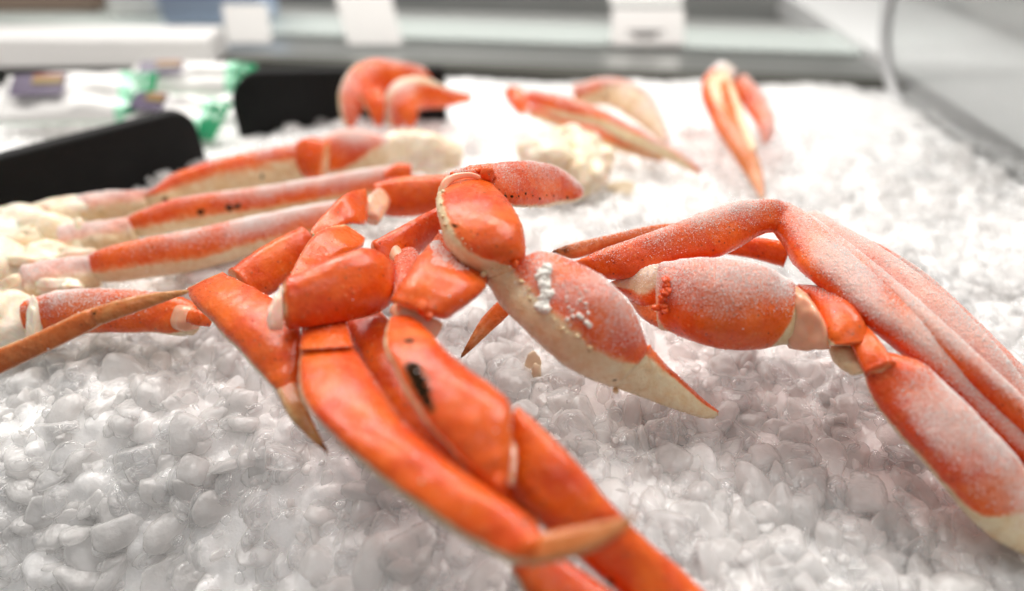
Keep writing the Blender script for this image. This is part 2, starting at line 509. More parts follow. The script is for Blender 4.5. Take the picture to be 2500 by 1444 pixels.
def lumps(name, items, parent, mat, rough=0.3, sub=4, paintv=(1, 0, 0, 0), scale=60):
    """ragged lump of flesh and broken shell: several noisy ellipsoids in one mesh"""
    V, F, A = [], [], []
    for k, (x, y, z, rx, ry, rz) in enumerate(items):
        p = P(x, y, z); s = depth(p) / FPX
        bm = bmesh.new()
        bmesh.ops.create_icosphere(bm, subdivisions=sub, radius=1.0)
        b0 = len(V)
        for v in bm.verts:
            q = v.co.copy()
            nz = noise.noise(q * 1.3 + Vector((k * 5.1, x * 0.01, y * 0.01))) + 0.25 * noise.noise(q * 3.1 + Vector((k, 2, 3))) + 0.15 * abs(noise.noise(q * 7 + Vector((k, 9, 3))))
            q *= 1 + rough * nz
            V.append(p + RGT * (q.x * rx * s) + UPV * (q.y * ry * s) - FWD * (q.z * rz * s))
            A.append(paintv)
        for f in bm.faces:
            F.append(tuple(b0 + v.index for v in f.verts))
        bm.free()
    return new_obj(name, V, F, mat, parent, True, None, A)

def thing(name, at, label, cat, group=None):
    o = bpy.data.objects.new(name, None)
    o.empty_display_size = 0.02
    C.objects.link(o)
    tag(o, label, cat, group)
    return o

# ------------------------------------------------------------------ counter and background
def box(name, c, s, mat, parent=None, rz=0.0, bev=0.002, rx=0.0, ry=0.0):
    bm = bmesh.new()
    bmesh.ops.create_cube(bm, size=1.0)
    for v in bm.verts: v.co = Vector((v.co.x * s[0], v.co.y * s[1], v.co.z * s[2]))
    if bev: bmesh.ops.bevel(bm, geom=bm.edges[:], offset=bev, segments=3, affect='EDGES', profile=0.5)
    me = bpy.data.meshes.new(name); bm.to_mesh(me); bm.free()
    me.materials.append(mat)
    o = bpy.data.objects.new(name, me); C.objects.link(o)
    o.location = c; o.rotation_euler = (rx, ry, rz)
    if parent is not None: o.parent = parent
    return o

tag(box('counter', (-0.1, 0.5, -0.075), (3.4, 1.4, 0.05), M['steel'], bev=0.004), None, None, None, 'structure')

def plate(name, outline, origin, ux, uz, thick, mat, parent=None, bev=0.0):
    """flat plate with a drawn outline, standing in the plane of ux and uz, with real thickness"""
    nv = ux.cross(uz).normalized() * (thick / 2)
    n = len(outline)
    V = [origin + ux * a + uz * b + nv for a, b in outline] + [origin + ux * a + uz * b - nv for a, b in outline]
    F = [tuple(range(n)), tuple(reversed(range(n, 2 * n)))] + [(i, n + i, n + (i + 1) % n, (i + 1) % n) for i in range(n)]
    o = new_obj(name, V, F, mat, parent, False)
    if bev:
        m = o.modifiers.new('b', 'BEVEL'); m.width = bev; m.segments = 3; m.limit_method = 'ANGLE'
    return o

def rounded(w_, h_, r, corners):
    """outline of a rectangle (0..w, 0..h); corners: bl br tr tl radii flags"""
    pts = []
    for (cx, cy, a0, on) in ((0, 0, 180, corners[0]), (w_, 0, 270, corners[1]), (w_, h_, 0, corners[2]), (0, h_, 90, corners[3])):
        if not on: pts.append((cx, cy)); continue
        ox = r if cx == 0 else w_ - r; oy = r if cy == 0 else h_ - r
        for k in range(9):
            a = math.radians(a0 + 90 * k / 8)
            pts.append((ox + r * math.cos(a), oy + r * math.sin(a)))
    return pts

UZ = Vector((0, 0, 1))
# black dividers: stand from below the ice up to the top edge
def divider(pa, pb, za, zb, r, corners, label):
    A = P(pa[0], pa[1], za); B = P(pb[0], pb[1], zb)
    A.z = B.z = -0.05
    ux = (B - A); L = ux.length; ux.normalize()
    top = max(za, zb) / 100 + 0.05
    o = plate('divider', rounded(L, top, r, corners), A, ux, UZ, 0.012, M['black'], None, 0.003)
    tag(o, label, 'divider', 'black plastic dividers')
    return o
divider((-140, 412), (462, 258), 4.6, 4.6, 0.016, (0, 0, 1, 0), 'slanting black plastic divider behind the pale left crab cluster')
divider((548, 172), (1085, 163), 4.6, 4.6, 0.03, (0, 0, 0, 1), 'black plastic divider with a rounded corner behind the bent orange claws')

# back of the case
cs = thing('display_case', P(1250, 172, 0.5) * 0, 'grey steel refrigerated display case edge with a clear front pane behind the ice', 'display case')
yb = P(1250, 172, 0.5).y
cs.location = (0, yb, 0); cs.rotation_euler.z = -0.12
box('gasket', (0.15, 0.018, -0.012), (2.6, 0.02, 0.03), M['dark'], cs)
box('rail', (0.15, 0.071, -0.022), (2.8, 0.07, 0.04), M['steel'], cs)
box('ledge', (0.15, 0.153, -0.018), (2.8, 0.08, 0.04), M['glass_edge'], cs)
box('shelf', (0.15, 0.25, -0.04), (2.8, 0.10, 0.05), M['dull_steel'], cs)
box('back_panel', (0.15, 0.36, 0.12), (2.8, 0.02, 0.40), M['dull_steel'], cs)

# side panel at the right
A = P(2120, 175, 0.0); B = P(2560, 455, 0.5)
A.z = B.z = -0.01
ux = (A - B); L = ux.length; ux.normalize()
pts = rounded(L, 0.30, 0.10, (0, 1, 0, 0))
sp_ = plate('side_panel', pts, B - ux * 0.0, ux, UZ, 0.010, M['acrylic'], None, 0.002)
tag(sp_, 'clear acrylic side panel with a rounded corner at the right end of the ice', 'panel')
tv, tf = [], []
path = [B + ux * a + UZ * b for a, b in pts[:-1]]
for k, q in enumerate(path):
    d = (path[min(k + 1, len(path) - 1)] - path[max(k - 1, 0)]).normalized()
    e1 = d.cross(Vector((ux.y, -ux.x, 0))).normalized(); e2 = d.cross(e1)
    for a in range(10):
        tv.append(q + (e1 * math.cos(a * 0.628) + e2 * math.sin(a * 0.628)) * 0.008)
    if k: tf += [((k - 1) * 10 + a, (k - 1) * 10 + (a + 1) % 10, k * 10 + (a + 1) % 10, k * 10 + a) for a in range(10)]
new_obj('edge_strip', tv, tf, simple('pale_edging', (0.50, 0.51, 0.52), 0.35, scale=20), sp_)
nrm_ = Vector((-ux.y, ux.x, 0));  nrm_ = nrm_ if nrm_.x > 0 else -nrm_
rzs = math.atan2(ux.y, ux.x)
sd = thing('case_end', (0, 0, 0), 'grey steel end wall of the display case seen through the clear side panel', 'case end')
mid = (A + B) / 2 + nrm_ * 0.10
box('end_wall', (mid.x + nrm_.x * 0.14, mid.y + nrm_.y * 0.14, 0.05), (1.4, 0.02, 0.5), M['steel'], sd, rzs)
box('end_shelf', (mid.x + nrm_.x * 0.02, mid.y + nrm_.y * 0.02, -0.005), (1.4, 0.20, 0.03), simple('pale_liner', (0.66, 0.67, 0.67), 0.4, scale=8), sd, rzs)
box('end_rail', (mid.x + nrm_.x * 0.11, mid.y + nrm_.y * 0.11, 0.03), (1.4, 0.03, 0.03), M['dull_steel'], sd, rzs)

# cards on the ledge
def card(px0, px1, py0, py1, z, label, lean=0.0, lines=True, dy=0.0):
    p = P((px0 + px1) / 2, py1, z)
    s = depth(p) / FPX
    W, H = (px1 - px0) * s, (py1 - py0) * s * 1.05
    o = thing('price_card', p, label, 'price card')
    pl = plate('card', rounded(W, H, 0.003, (1, 1, 1, 1)), p - RGT * W / 2, (RGT + UZ * 0).normalized(), (UZ + RGT * lean + Vector((0, 0.55, 0))).normalized(), 0.003, M['white'], o, 0.0006)
    if lines:
        for k, (a, b, c_) in enumerate(((0.22, 0.72, 0.42), (0.30, 0.62, 0.30))):
            r_ = box('print_line', p + RGT * W * ((a + b) / 2 - 0.5) + UZ * H * c_ * 0.87 + Vector((0, H * c_ * 0.45 - 0.0028, 0)), (W * (b - a), 0.001, H * 0.055), M['grey_print'], o, bev=0)
    return o
card(1492, 1668, 30, 112, 0.3, 'white price card with faint grey print on the ledge at the back right')
card(1490, 1665, -70, 14, 2.6, 'white price card cut off by the top of the photo above another card', lines=False)
card(850, 985, -50, 112, 0.3, 'blank white card leaning sideways at the back behind the black divider', lean=-0.28, lines=False)
card(555, 665, 20, 108, 0.3, 'small cream card in front of the blue carton at the back', lean=-0.1, lines=False)

def carton(px0, px1, py0, py1, z, dpt, mat, label, cat='carton'):
    p = P((px0 + px1) / 2, py1, z); s = depth(p) / FPX
    W, H = (px1 - px0) * s, (py1 - py0) * s
    o = box('carton', (p.x, p.y + dpt / 2, p.z + H / 2), (W, dpt, H), mat, bev=0.004)
    tag(o, label, cat)
    return o
carton(400, 650, -120, 62, 0.3, 0.06, M['blue'], 'pale blue carton at the top of the photo behind the small cream card')
carton(-60, 240, -140, 30, 0.3, 0.06, M['brown'], 'brown carton in the top left corner')
carton(270, 385, -90, 40, 0.3, 0.05, M['white'], 'white carton between the brown carton and the blue one')
# white tray on the left
tr = carton(-500, 520, 98, 168, 0.4, 0.05, simple('tray_plastic', (0.62, 0.61, 0.60), 0.5, scale=8), 'long pale grey white tray behind the wrapped packs at the left', 'tray')

def pack(px, py, z, wpx, hpx, rz, label):
    """puffy wrapped pack: white pouch, green film corners, dark label"""
    p = P(px, py, z); s = depth(p) / FPX
    W, H = wpx * s, hpx * s
    t = thing('wrapped_pack', p, label, 'wrapped pack', 'wrapped packs behind the dividers')
    V, F, mi = [], [], []
    n = 14
    rot = Vector((math.cos(rz), math.sin(rz), 0)); rot2 = Vector((-math.sin(rz), math.cos(rz), 0.55)).normalized()
    nn = rot.cross(rot2)
    for side in (1, -1):
        for j in range(n + 1):
            for i in range(n + 1):
                u, v = i / n * 2 - 1, j / n * 2 - 1
                h = (max(0, (1 - u ** 4)) * max(0, (1 - v ** 4))) ** 0.5
                k = 0.008 * h * (1 + 0.9 * noise.noise(Vector((u * 2.5, v * 2.5, px))))
                V.append(p + rot * (u * W / 2) + rot2 * (v * H / 2) + nn * (side * (k + 0.0006)))
    q = (n + 1) ** 2
    for sd_ in (0, 1):
        for j in range(n):
            for i in range(n):
                a = sd_ * q + j * (n + 1) + i
                f = (a, a + 1, a + n + 2, a + n + 1)
                F.append(f if sd_ == 0 else tuple(reversed(f)))
                u = i / n
                mi.append(1 if u > 0.84 else (2 if u > 0.76 else 0))
    for i in range(n):
        for a, b in ((i, i + 1), (n * (n + 1) + i + 1, n * (n + 1) + i), ((i + 1) * (n + 1), i * (n + 1)), (i * (n + 1) + n, (i + 1) * (n + 1) + n)):
            F.append((b, a, a + q, b + q)); mi.append(2)
    new_obj('pouch', V, F, [M['white'], M['green'], M['mint']], t, True, mi)
    c = p - rot * W * 0.2 + nn * 0.0135 + rot2 * H * 0.05
    lw, lh = W * 0.34, H * 0.42
    lab = plate('sticker', [(-lw / 2, -lh / 2), (lw / 2, -lh / 2), (lw / 2, lh / 2), (-lw / 2, lh / 2)], c, rot, rot2, 0.001, M['purple'], t)
    plate('label_band', [(-lw * 0.1, 0), (lw * 0.45, 0), (lw * 0.45, lh * 0.3), (-lw * 0.1, lh * 0.3)], c + nn * 0.0012, rot, rot2, 0.001, M['mustard'], lab)
    plate('label_band', [(-lw * 0.1, lh * .33), (lw * 0.45, lh * .33), (lw * 0.45, lh * 0.46), (-lw * 0.1, lh * 0.46)], c + nn * 0.0012, rot, rot2, 0.001, M['maroon'], lab)
    return t
pack(190, 240, 2.5, 360, 150, 0.08, 'white and green wrapped pack with a purple sticker, nearest the left edge')
pack(470, 195, 2.5, 300, 90, 0.05, 'white and green wrapped pack with a dark sticker, tucked behind another pack')
pack(430, 285, 1.5, 260, 120, -0.25, 'green cornered wrapped pack lying between the two black dividers')

# ------------------------------------------------------------------ ice
ICE_BUMP = P(530, 655, 1.5)
E_ = P(880, 285, 1.0)
def ground(x, y):
    v = 0.010 * noise.noise(Vector((x * 9, y * 9, 0.3))) + 0.004 * noise.noise(Vector((x * 24, y * 24, 4.0)))
    v += 0.018 * math.exp(-(((x + 0.01) / 0.15) ** 2 + ((y - 0.29) / 0.12) ** 2))
    v += 0.014 * math.exp(-(((x - E_.x) / 0.06) ** 2 + ((y - E_.y) / 0.05) ** 2))
    v -= 0.012 * math.exp(-(((x + 0.20) / 0.07) ** 2 + ((y - 0.55) / 0.06) ** 2))
    # slopes away at the near left, steepened so the corner falls into shade
    v -= 0.06 * max(0.0, 0.205 - y) / 0.1 * float(smooth01(np.array((0.02 - x) / 0.18)))
    v += 0.014 * math.exp(-(((x - ICE_BUMP.x) / 0.03) ** 2 + ((y - ICE_BUMP.y) / 0.018) ** 2))
    return v

def make_ice():
    def zone(x0, x1, y0, y1, step, size, voxel, dens, slab):
        V, F = [], []
        # the packed slab below the pellets
        nx, ny = int((x1 - x0) / step) + 1, int((y1 - y0) / step) + 1
        for j in range(ny):
            for i in range(nx):
                x = x0 + (x1 - x0) * i / (nx - 1); y = y0 + (y1 - y0) * j / (ny - 1)
                V.append((x, y, ground(x, y) - (0.12 if size > 0.01 else 0.30) * size + 0.0016 * noise.noise(Vector((x * 70, y * 70, 2.0)))))
        for j in range(ny - 1):
            for i in range(nx - 1):
                a = j * nx + i
                F.append((a, a + 1, a + nx + 1, a + nx))
        top = len(V)
        for q in list(V): V.append((q[0], q[1], min(-slab, ground(q[0], q[1]) - slab)))
        for j in range(ny - 1):
            for i in range(nx - 1):
                a = top + j * nx + i
                F.append((a, a + nx, a + nx + 1, a + 1))
        for i in range(nx - 1):
            F.append((i, top + i, top + i + 1, i + 1))
            a = (ny - 1) * nx + i
            F.append((a, a + 1, top + a + 1, top + a))
        for j in range(ny - 1):
            a = j * nx
            F.append((a, a + nx, top + a + nx, top + a))
            a = j * nx + nx - 1
            F.append((a, top + a, top + a + nx, a + nx))
        bm = bmesh.new()
        bmesh.ops.create_icosphere(bm, subdivisions=2, radius=1.0)
        ico = np.array([v.co[:] for v in bm.verts]); icf = [tuple(v.index for v in f.verts) for f in bm.faces]
        bm.free()
        # a dozen pellet shapes
        shapes = []
        for k in range(14):
            s = []
            for q in ico:
                qv = Vector(q)
                s.append(q * (1 + 0.30 * noise.noise(qv * 1.1 + Vector((k * 7.7, 0, 0))) + 0.13 * noise.noise(qv * 2.6 + Vector((k * 3.3, 5, 0)))))
            shapes.append(np.array(s))
        cnt = int((x1 - x0) * (y1 - y0) * dens / size ** 2)
        allv = [np.array(V)]
        nb = len(V)
        for k in range(cnt):
            x = rng.uniform(x0 + size, x1 - size); y = rng.uniform(y0 + size, y1 - size)
            fuse = noise.noise(Vector((x * 16, y * 16, 9.0)))
            r = size * 0.5 * rng.uniform(0.55, 1.25)
            sc_ = np.array([r * rng.uniform(0.75, 1.1), r * rng.uniform(1.0, 1.7), r * rng.uniform(0.6, 0.9)])
            z = ground(x, y) + r * (rng.uniform(-0.9, -0.45) if size > 0.01 else rng.uniform(-0.98, -0.65)) - 0.35 * r * max(0, fuse + 0.1)
            M3 = np.array((Vector((0, 0, 1)).rotation_difference(Vector((rng.normal() * .5, rng.normal() * .5, 1)).normalized()).to_matrix()))
            a = rng.normal(0.5, 0.7)
            R3 = np.array([[math.cos(a), -math.sin(a), 0], [math.sin(a), math.cos(a), 0], [0, 0, 1]])
            vv = (shapes[rng.integers(14)] * sc_) @ (M3 @ R3).T + np.array([x, y, z])
            allv.append(vv)
            F += [(f[0] + nb, f[1] + nb, f[2] + nb) for f in icf]
            nb += len(ico)
        me = bpy.data.meshes.new('ice_raw')
        me.from_pydata(np.vstack(allv).tolist(), [], F)
        o = bpy.data.objects.new('ice_raw', me)
        C.objects.link(o)
        md = o.modifiers.new('r', 'REMESH'); md.mode = 'VOXEL'; md.voxel_size = voxel; md.use_smooth_shade = True
        ms = o.modifiers.new('s', 'SMOOTH'); ms.factor = 0.5; ms.iterations = 4
        dg = bpy.context.evaluated_depsgraph_get()
        ev = o.evaluated_get(dg)
        m2 = bpy.data.meshes.new_from_object(ev)
        nv = len(m2.vertices)
        co = np.empty(nv * 3, np.float32); m2.vertices.foreach_get('co', co)
        fl = np.empty(len(m2.loops), np.int32); m2.loops.foreach_get('vertex_index', fl)
        ls = np.empty(len(m2.polygons), np.int32); m2.polygons.foreach_get('loop_total', ls)
        bpy.data.objects.remove(o); bpy.data.meshes.remove(me); bpy.data.meshes.remove(m2)
        return co.reshape(-1, 3), fl, ls
    a = zone(-0.44, 0.48, 0.04, 0.44, 0.004, 0.0145, 0.0011, 1.15, 0.03)
    b = zone(-0.95, 0.75, 0.425, 0.672, 0.008, 0.008, 0.0028, 0.8, 0.04)
    for nm, (co, fl, ls) in (('crushed_ice', a), ('crushed_ice', b)):
        me = bpy.data.meshes.new(nm)
        me.vertices.add(len(co)); me.vertices.foreach_set('co', co.ravel())
        me.loops.add(len(fl)); me.loops.foreach_set('vertex_index', fl)
        me.polygons.add(len(ls))
        me.polygons.foreach_set('loop_start', np.concatenate([[0], np.cumsum(ls)[:-1]]).astype(np.int32))
        me.polygons.foreach_set('loop_total', ls)
        me.polygons.foreach_set('use_smooth', np.ones(len(ls), dtype=bool))
        me.materials.append(M['ice'])
        me.update(calc_edges=True); me.validate()
        o = bpy.data.objects.new(nm, me); C.objects.link(o)
        near = nm in o.name and o.name == 'crushed_ice'
        tag(o, 'wet grey white crushed ice pellets in the foreground' if near else 'white crushed ice spread toward the back of the counter', 'crushed ice', None, 'stuff')
make_ice()

def ice_chips(name, x0, x1, y0, y1, count, lo, hi, label):
    """loose clear chips: rounded, partly flat sided pellets lying in and on the packed bed"""
    bm = bmesh.new()
    bmesh.ops.create_icosphere(bm, subdivisions=3, radius=1.0)
    ico = np.array([v.co[:] for v in bm.verts]); icf = np.array([[v.index for v in f.verts] for f in bm.faces])
    bm.free()
    shapes = []
    for k in range(40):
        q = ico.copy()
        q *= np.array([1 + 0.30 * noise.noise(Vector(c) * 1.0 + Vector((k * 7.7, 1, 0))) + 0.10 * noise.noise(Vector(c) * 2.7 + Vector((k * 3.3, 5, 0))) for c in ico])[:, None]
        for _ in range(rng.integers(3, 7)):
            nv = rng.normal(size=3); nv /= np.linalg.norm(nv)
            d = rng.uniform(0.45, 0.85)
            over = q @ nv - d
            q -= np.where(over > 0, over * 0.94, 0)[:, None] * nv
        shapes.append(q)
    VV, FF = [], []
    for k in range(count + 5000):
        if k == count: lo, hi = 0.0025, 0.006
        x = rng.uniform(x0, x1); y = y0 + (y1 - y0) * rng.random() ** 1.5
        if abs(x) > 0.20 + 0.80 * y: continue
        if y > 0.36 and rng.random() > (0.56 - y) / 0.20: continue
        fuse = noise.noise(Vector((x * 16, y * 16, 9.0)))
        r = 0.5 * rng.uniform(lo, hi)
        sz = np.array([r * rng.uniform(0.8, 1.05), r * rng.uniform(1.0, 1.5), r * rng.uniform(0.42, 0.75)])
        z = ground(x, y) + r * (rng.uniform(-0.40, 0.22) - 0.6 * max(0.0, fuse)) + (0.004 * rng.random() if k >= count else 0.0)
        M3 = np.array(Vector((0, 0, 1)).rotation_difference(Vector((rng.normal() * .45 + 0.1, rng.normal() * .45 - 0.3, 1)).normalized()).to_matrix())
        a = rng.normal(-0.5, 0.7)
        R3 = np.array([[math.cos(a), -math.sin(a), 0], [math.sin(a), math.cos(a), 0], [0, 0, 1]])
        VV.append((shapes[rng.integers(40)] * sz) @ (M3 @ R3).T + np.array([x, y, z]))
        FF.append(icf + (len(VV) - 1) * len(ico))
    V = np.vstack(VV).astype(np.float32); F = np.vstack(FF).astype(np.int32)
    me = bpy.data.meshes.new(name)
    me.vertices.add(len(V)); me.vertices.foreach_set('co', V.ravel())
    me.loops.add(F.size); me.loops.foreach_set('vertex_index', F.ravel())
    me.polygons.add(len(F))
    me.polygons.foreach_set('loop_start', np.arange(0, F.size, 3, dtype=np.int32))
    me.polygons.foreach_set('loop_total', np.full(len(F), 3, dtype=np.int32))
    me.polygons.foreach_set('use_smooth', np.ones(len(F), dtype=bool))
    me.materials.append(M['clear_ice'])
    me.update(calc_edges=True)
    o = bpy.data.objects.new(name, me); C.objects.link(o)
    tag(o, label, 'crushed ice', None, 'stuff')
ice_chips('ice_chips', -0.42, 0.46, 0.06, 0.56, 8200, 0.006, 0.019, 'loose translucent ice chips lying over the packed ice in the foreground')

# ------------------------------------------------------------------ centre cluster
t = thing('crab_cluster', (0, 0, 0), 'bright orange crab cluster with glossy legs and one cream sided claw in the middle', 'crab legs', 'crab clusters on the ice')
CEN = t
lumps('body', [(1370, 390, 3.2, 85, 55, 60), (1420, 365, 2.8, 55, 45, 50), (1320, 375, 2.8, 50, 40, 45), (1430, 430, 2.6, 45, 50, 45), (1390, 345, 3.2, 60, 35, 40), (1460, 400, 2.2, 35, 40, 40)], t, M['flesh'], 0.4)

arm = seg('claw_arm', [(1105, 470, 1105, 418, 8.6), (1180, 495, 1150, 406, 8.7), (1250, 505, 1210, 399, 8.5), (1315, 508, 1290, 395, 7.8), (1372, 500, 1362, 409, 6.8), (1412, 492, 1412, 446, 6.2), (1424, 480, 1426, 465, 6)], t, cdir=-25, cream=[10, 34, 46, 52, 58, 70, 70], frost=0.5,
          bumps=[(1190, 430, 15, 0), (1205, 437, 9, 0), (1166, 420, 9, 0)] + [(1232 + 17 * i, 478 + 3 * math.sin(i * 1.7) + 0.8 * abs(i - 3) + 2.5 * math.sin(i * 4.1), 3.2 - 0.1 * i + math.sin(i * 2.9), 3) for i in range(10)])
wrist = seg('claw_wrist', [(1092, 428, 1165, 420, 8.9), (1074, 455, 1205, 452, 9.1), (1067, 492, 1238, 488, 9.2), (1075, 545, 1268, 535, 9.0), (1092, 600, 1281, 588, 8.5), (1128, 643, 1284, 625, 8.0), (1165, 668, 1275, 650, 7.5), (1192, 686, 1262, 664, 7.2)], arm, flat=0.8, n=2.3, cdir=-5, cream=[30, 38, 46, 54, 66, 92, 125, 155], frost=0.16, soft=9,
            spots=[(1111, 552, 5), (1205, 618, 4), (1185, 470, 3)],
            bumps=[(1078 + 3 * math.sin(k * 2.1), 452 + 13.5 * k, 4 + 2 * math.sin(k * 1.3), 1) for k in range(9)] + [(1178, 662, 12, 1), (1196, 658, 8, 1), (1160, 668, 8, 1), (1226, 655, 9, 1), (1244, 648, 10, 1), (1258, 640, 8, 0), (1215, 662, 7, 1), (1150, 610, 5, 1), (1140, 600, 4, 1), (1128, 585, 5, 1), (1095, 440, 7, 1), (1105, 428, 6, 0), (1120, 420, 6, 0), (1133, 414, 5, 0)])
seg('joint', [(1080, 478, 9.2, 8), (1086, 450, 9.5, 10), (1110, 433, 9.6, 9), (1145, 428, 9.5, 8), (1175, 435, 9.4, 6)], arm, mat=M['membrane'], lump=0.15)
palm = seg('claw_palm', [(1172, 668, 1272, 628, 7.4), (1195, 700, 1285, 625, 7.3), (1212, 733, 1318, 613, 7.2), (1243, 768, 1378, 630, 7.1), (1290, 815, 1450, 665, 6.8), (1350, 870, 1510, 712, 6.3), (1410, 910, 1552, 770, 5.6), (1465, 938, 1574, 825, 4.9), (1512, 945, 1582, 868, 4.4)], arm, flat=0.78, n=2.3, cdir=-8, cream=[130, 110, 96, 86, 82, 82, 86, 98, 115], frost=[0.3, 0.45, 0.55, 0.6, 0.55, 0.5, 0.5, 0.3, 0.2], soft=10, crystals=0.8,
           bumps=[(1270, 688, 10, 1), (1284, 703, 8, 1), (1296, 722, 8, 1), (1308, 735, 6, 1), (1350, 785, 6, 1), (1372, 800, 6, 1), (1388, 812, 7, 1), (1405, 824, 8, 1), (1420, 836, 6, 1), (1437, 848, 7, 1), (1364, 792, 4, 1), (1412, 812, 4, 1)]
                 + [(1330 + 7 * math.sin(k * 2.3), 658 + 3.4 * k, 9 + 3 * math.sin(k * 1.9), 2) for k in range(31)] + [(1408 + 26 * math.sin(k * 2.2), 705 + 4 * k, 3 + 2 * math.sin(k * 3.1), 2) for k in range(22)] + [(1428, 790, 10, 2), (1420, 778, 7, 2), (1436, 797, 6, 2), (1415, 768, 6, 2)],
           spots=[(1437, 858, 5), (1500, 930, 4)])
seg('claw_finger', [(1490, 942, 1580, 838, 4.6), (1560, 968, 1625, 888, 3.7), (1640, 998, 1672, 932, 3.0), (1710, 1020, 1725, 980, 2.4), (1748, 1022, 1758, 1006, 2.1)], arm, flat=0.8, cdir=-5, cream=[128, 132, 132, 128, 120], frost=0.15, bumps=[(1500, 945, 9, 1), (1480, 935, 7, 1)])

lg = seg('leg', [(1110, 490, 1110, 600, 6.3), (1065, 508, 1070, 590, 6.4), (990, 548, 1010, 630, 6.5), (930, 580, 960, 650, 6.5), (905, 595, 930, 650, 6.4)], t, cdir=0, cream=0, frost=0.08)
s2 = seg('leg_segment', [(965, 645, 972, 690, 6.9), (940, 622, 955, 742, 7.1), (893, 606, 908, 770, 7.3), (830, 622, 850, 785, 7.4), (760, 652, 775, 797, 7.4), (700, 680, 705, 803, 7.4), (690, 685, 693, 804, 7.4)], lg, cdir=-150, cream=35, frost=0.03, cap1=0.08, n=2.3)
seg('joint', [(985, 625, 6.5, 30), (1000, 660, 6.75, 40), (995, 705, 6.8, 36), (975, 745, 6.7, 22)], lg, frost=0.35, lump=0.12, crystals=0.4)
seg('joint', [(905, 600, 6.4, 10), (945, 606, 6.5, 16), (980, 640, 6.6, 18), (985, 680, 6.5, 14)], lg, mat=M['membrane'], frost=0.1, lump=0.25, crystals=0)
seg('broken_end', [(692, 686, 695, 804, 7.4), (675, 712, 678, 808, 7.4), (656, 752, 660, 807, 7.4), (649, 774, 652, 795, 7.4)], lg, mat=M['ring'], lump=0.15)

lg = seg('leg', [(1075, 560, 1170, 600, 7.2), (1050, 595, 1185, 660, 7.6), (1015, 635, 1188, 698, 7.8), (985, 680, 1150, 738, 7.7), (962, 720, 1108, 768, 7.5), (953, 742, 1075, 785, 7.3)], t, cdir=180, cream=0, frost=[0.3, 0.3, 0.2, 0.1, 0, 0], bumps=[(1032, 752, 14, 0), (1046, 768, 8, 0), (1050, 796, 13, 0), (1030, 745, 9, 0)])
seg('joint', [(962, 750, 7.0, 16), (990, 770, 7.1, 22), (1040, 795, 7.0, 26), (1070, 812, 6.6, 22)], lg, mat=M['membrane'], lump=0.25)
seg('leg_segment', [(955, 770, 1000, 768, 7.3), (940, 815, 1040, 803, 7.5), (943, 855, 1085, 850, 7.6), (965, 905, 1140, 898, 7.5), (1000, 978, 1195, 938, 7.3), (1050, 1045, 1245, 988, 7.1), (1110, 1108, 1250, 1060, 6.9), (1165, 1160, 1246, 1130, 6.6), (1205, 1195, 1240, 1185, 6.4)], lg, flat=0.7, cdir=0, cream=[30, 42, 40, 38, 38, 36, 34, 20, 0], soft=8,
    spots=[(1006, 898, 20), (1014, 915, 22), (1024, 935, 23), (1032, 955, 19), (1042, 978, 15), (1052, 998, 10), (1000, 832, 11)], bumps=[(1218, 1170, 15, 0), (1226, 1186, 12, 0)], lump=0.05)
seg('leg_segment', [(1246, 1040, 1256, 988, 6.4), (1247, 1110, 1320, 1040, 6.1), (1258, 1205, 1400, 1120, 5.4), (1330, 1290, 1490, 1225, 4.6), (1420, 1370, 1570, 1310, 3.8), (1500, 1440, 1660, 1388, 3.1), (1590, 1520, 1750, 1475, 2.6), (1650, 1580, 1820, 1540, 2.3)], lg, cdir=0, cream=[0, 0, 10, 26, 28, 28, 28, 28], cap0=0.2, spots=[(1490, 1420, 9)])
seg('joint', [(1244, 1005, 6.3, 8), (1251, 1060, 6.2, 11), (1251, 1130, 6.2, 11), (1246, 1190, 6.0, 8)], lg, mat=M['membrane'], lump=0.2)

lg = seg('leg', [(745, 780, 845, 765, 6.0), (738, 820, 852, 808, 6.4), (735, 856, 864, 850, 6.7)], t, cdir=90, cream=0, frost=0.3, crystals=0.1)
seg('leg_segment', [(738, 845, 855, 840, 6.4), (732, 890, 880, 875, 6.5), (738, 965, 922, 938, 6.6), (785, 1035, 985, 1022, 6.5), (860, 1110, 1055, 1085, 6.4), (950, 1188, 1140, 1152, 6.2), (1060, 1268, 1225, 1212, 6.1), (1160, 1330, 1290, 1262, 6.0), (1240, 1372, 1325, 1310, 5.9), (1280, 1382, 1325, 1345, 5.8)], lg, flat=0.72, cdir=0, cream=[30, 32, 36, 38, 42, 46, 50, 55, 66, 90], soft=14,
    spots=[(1280, 1275, 6)], bumps=[(1030, 1172, 8, 1)], cap0=0.15)
seg('leg_tip', [(1275, 1352, 5.9, 32), (1370, 1330, 6.2, 36), (1455, 1307, 6.5, 29), (1520, 1280, 6.8, 15), (1557, 1257, 7.0, 2)], lg, tan=[0.55, 0.8, 0.9, 1, 1], cdir=0, cream=60, ridge=0.12, ridge_dir=70, spots=[(1556, 1258, 16, 0.42), (1535, 1270, 11, 0.42)])

lg = seg('leg', [(885, 785, 5.2, 50), (960, 895, 5.2, 68), (1060, 1035, 5.0, 74), (1180, 1170, 4.6, 62), (1300, 1300, 4.2, 55)], t, cream=0)
seg('leg_segment', [(1270, 1350, 4.2, 40), (1340, 1420, 3.6, 66), (1450, 1510, 3.0, 78), (1520, 1570, 2.7, 78)], lg, cdir=0, cream=28)

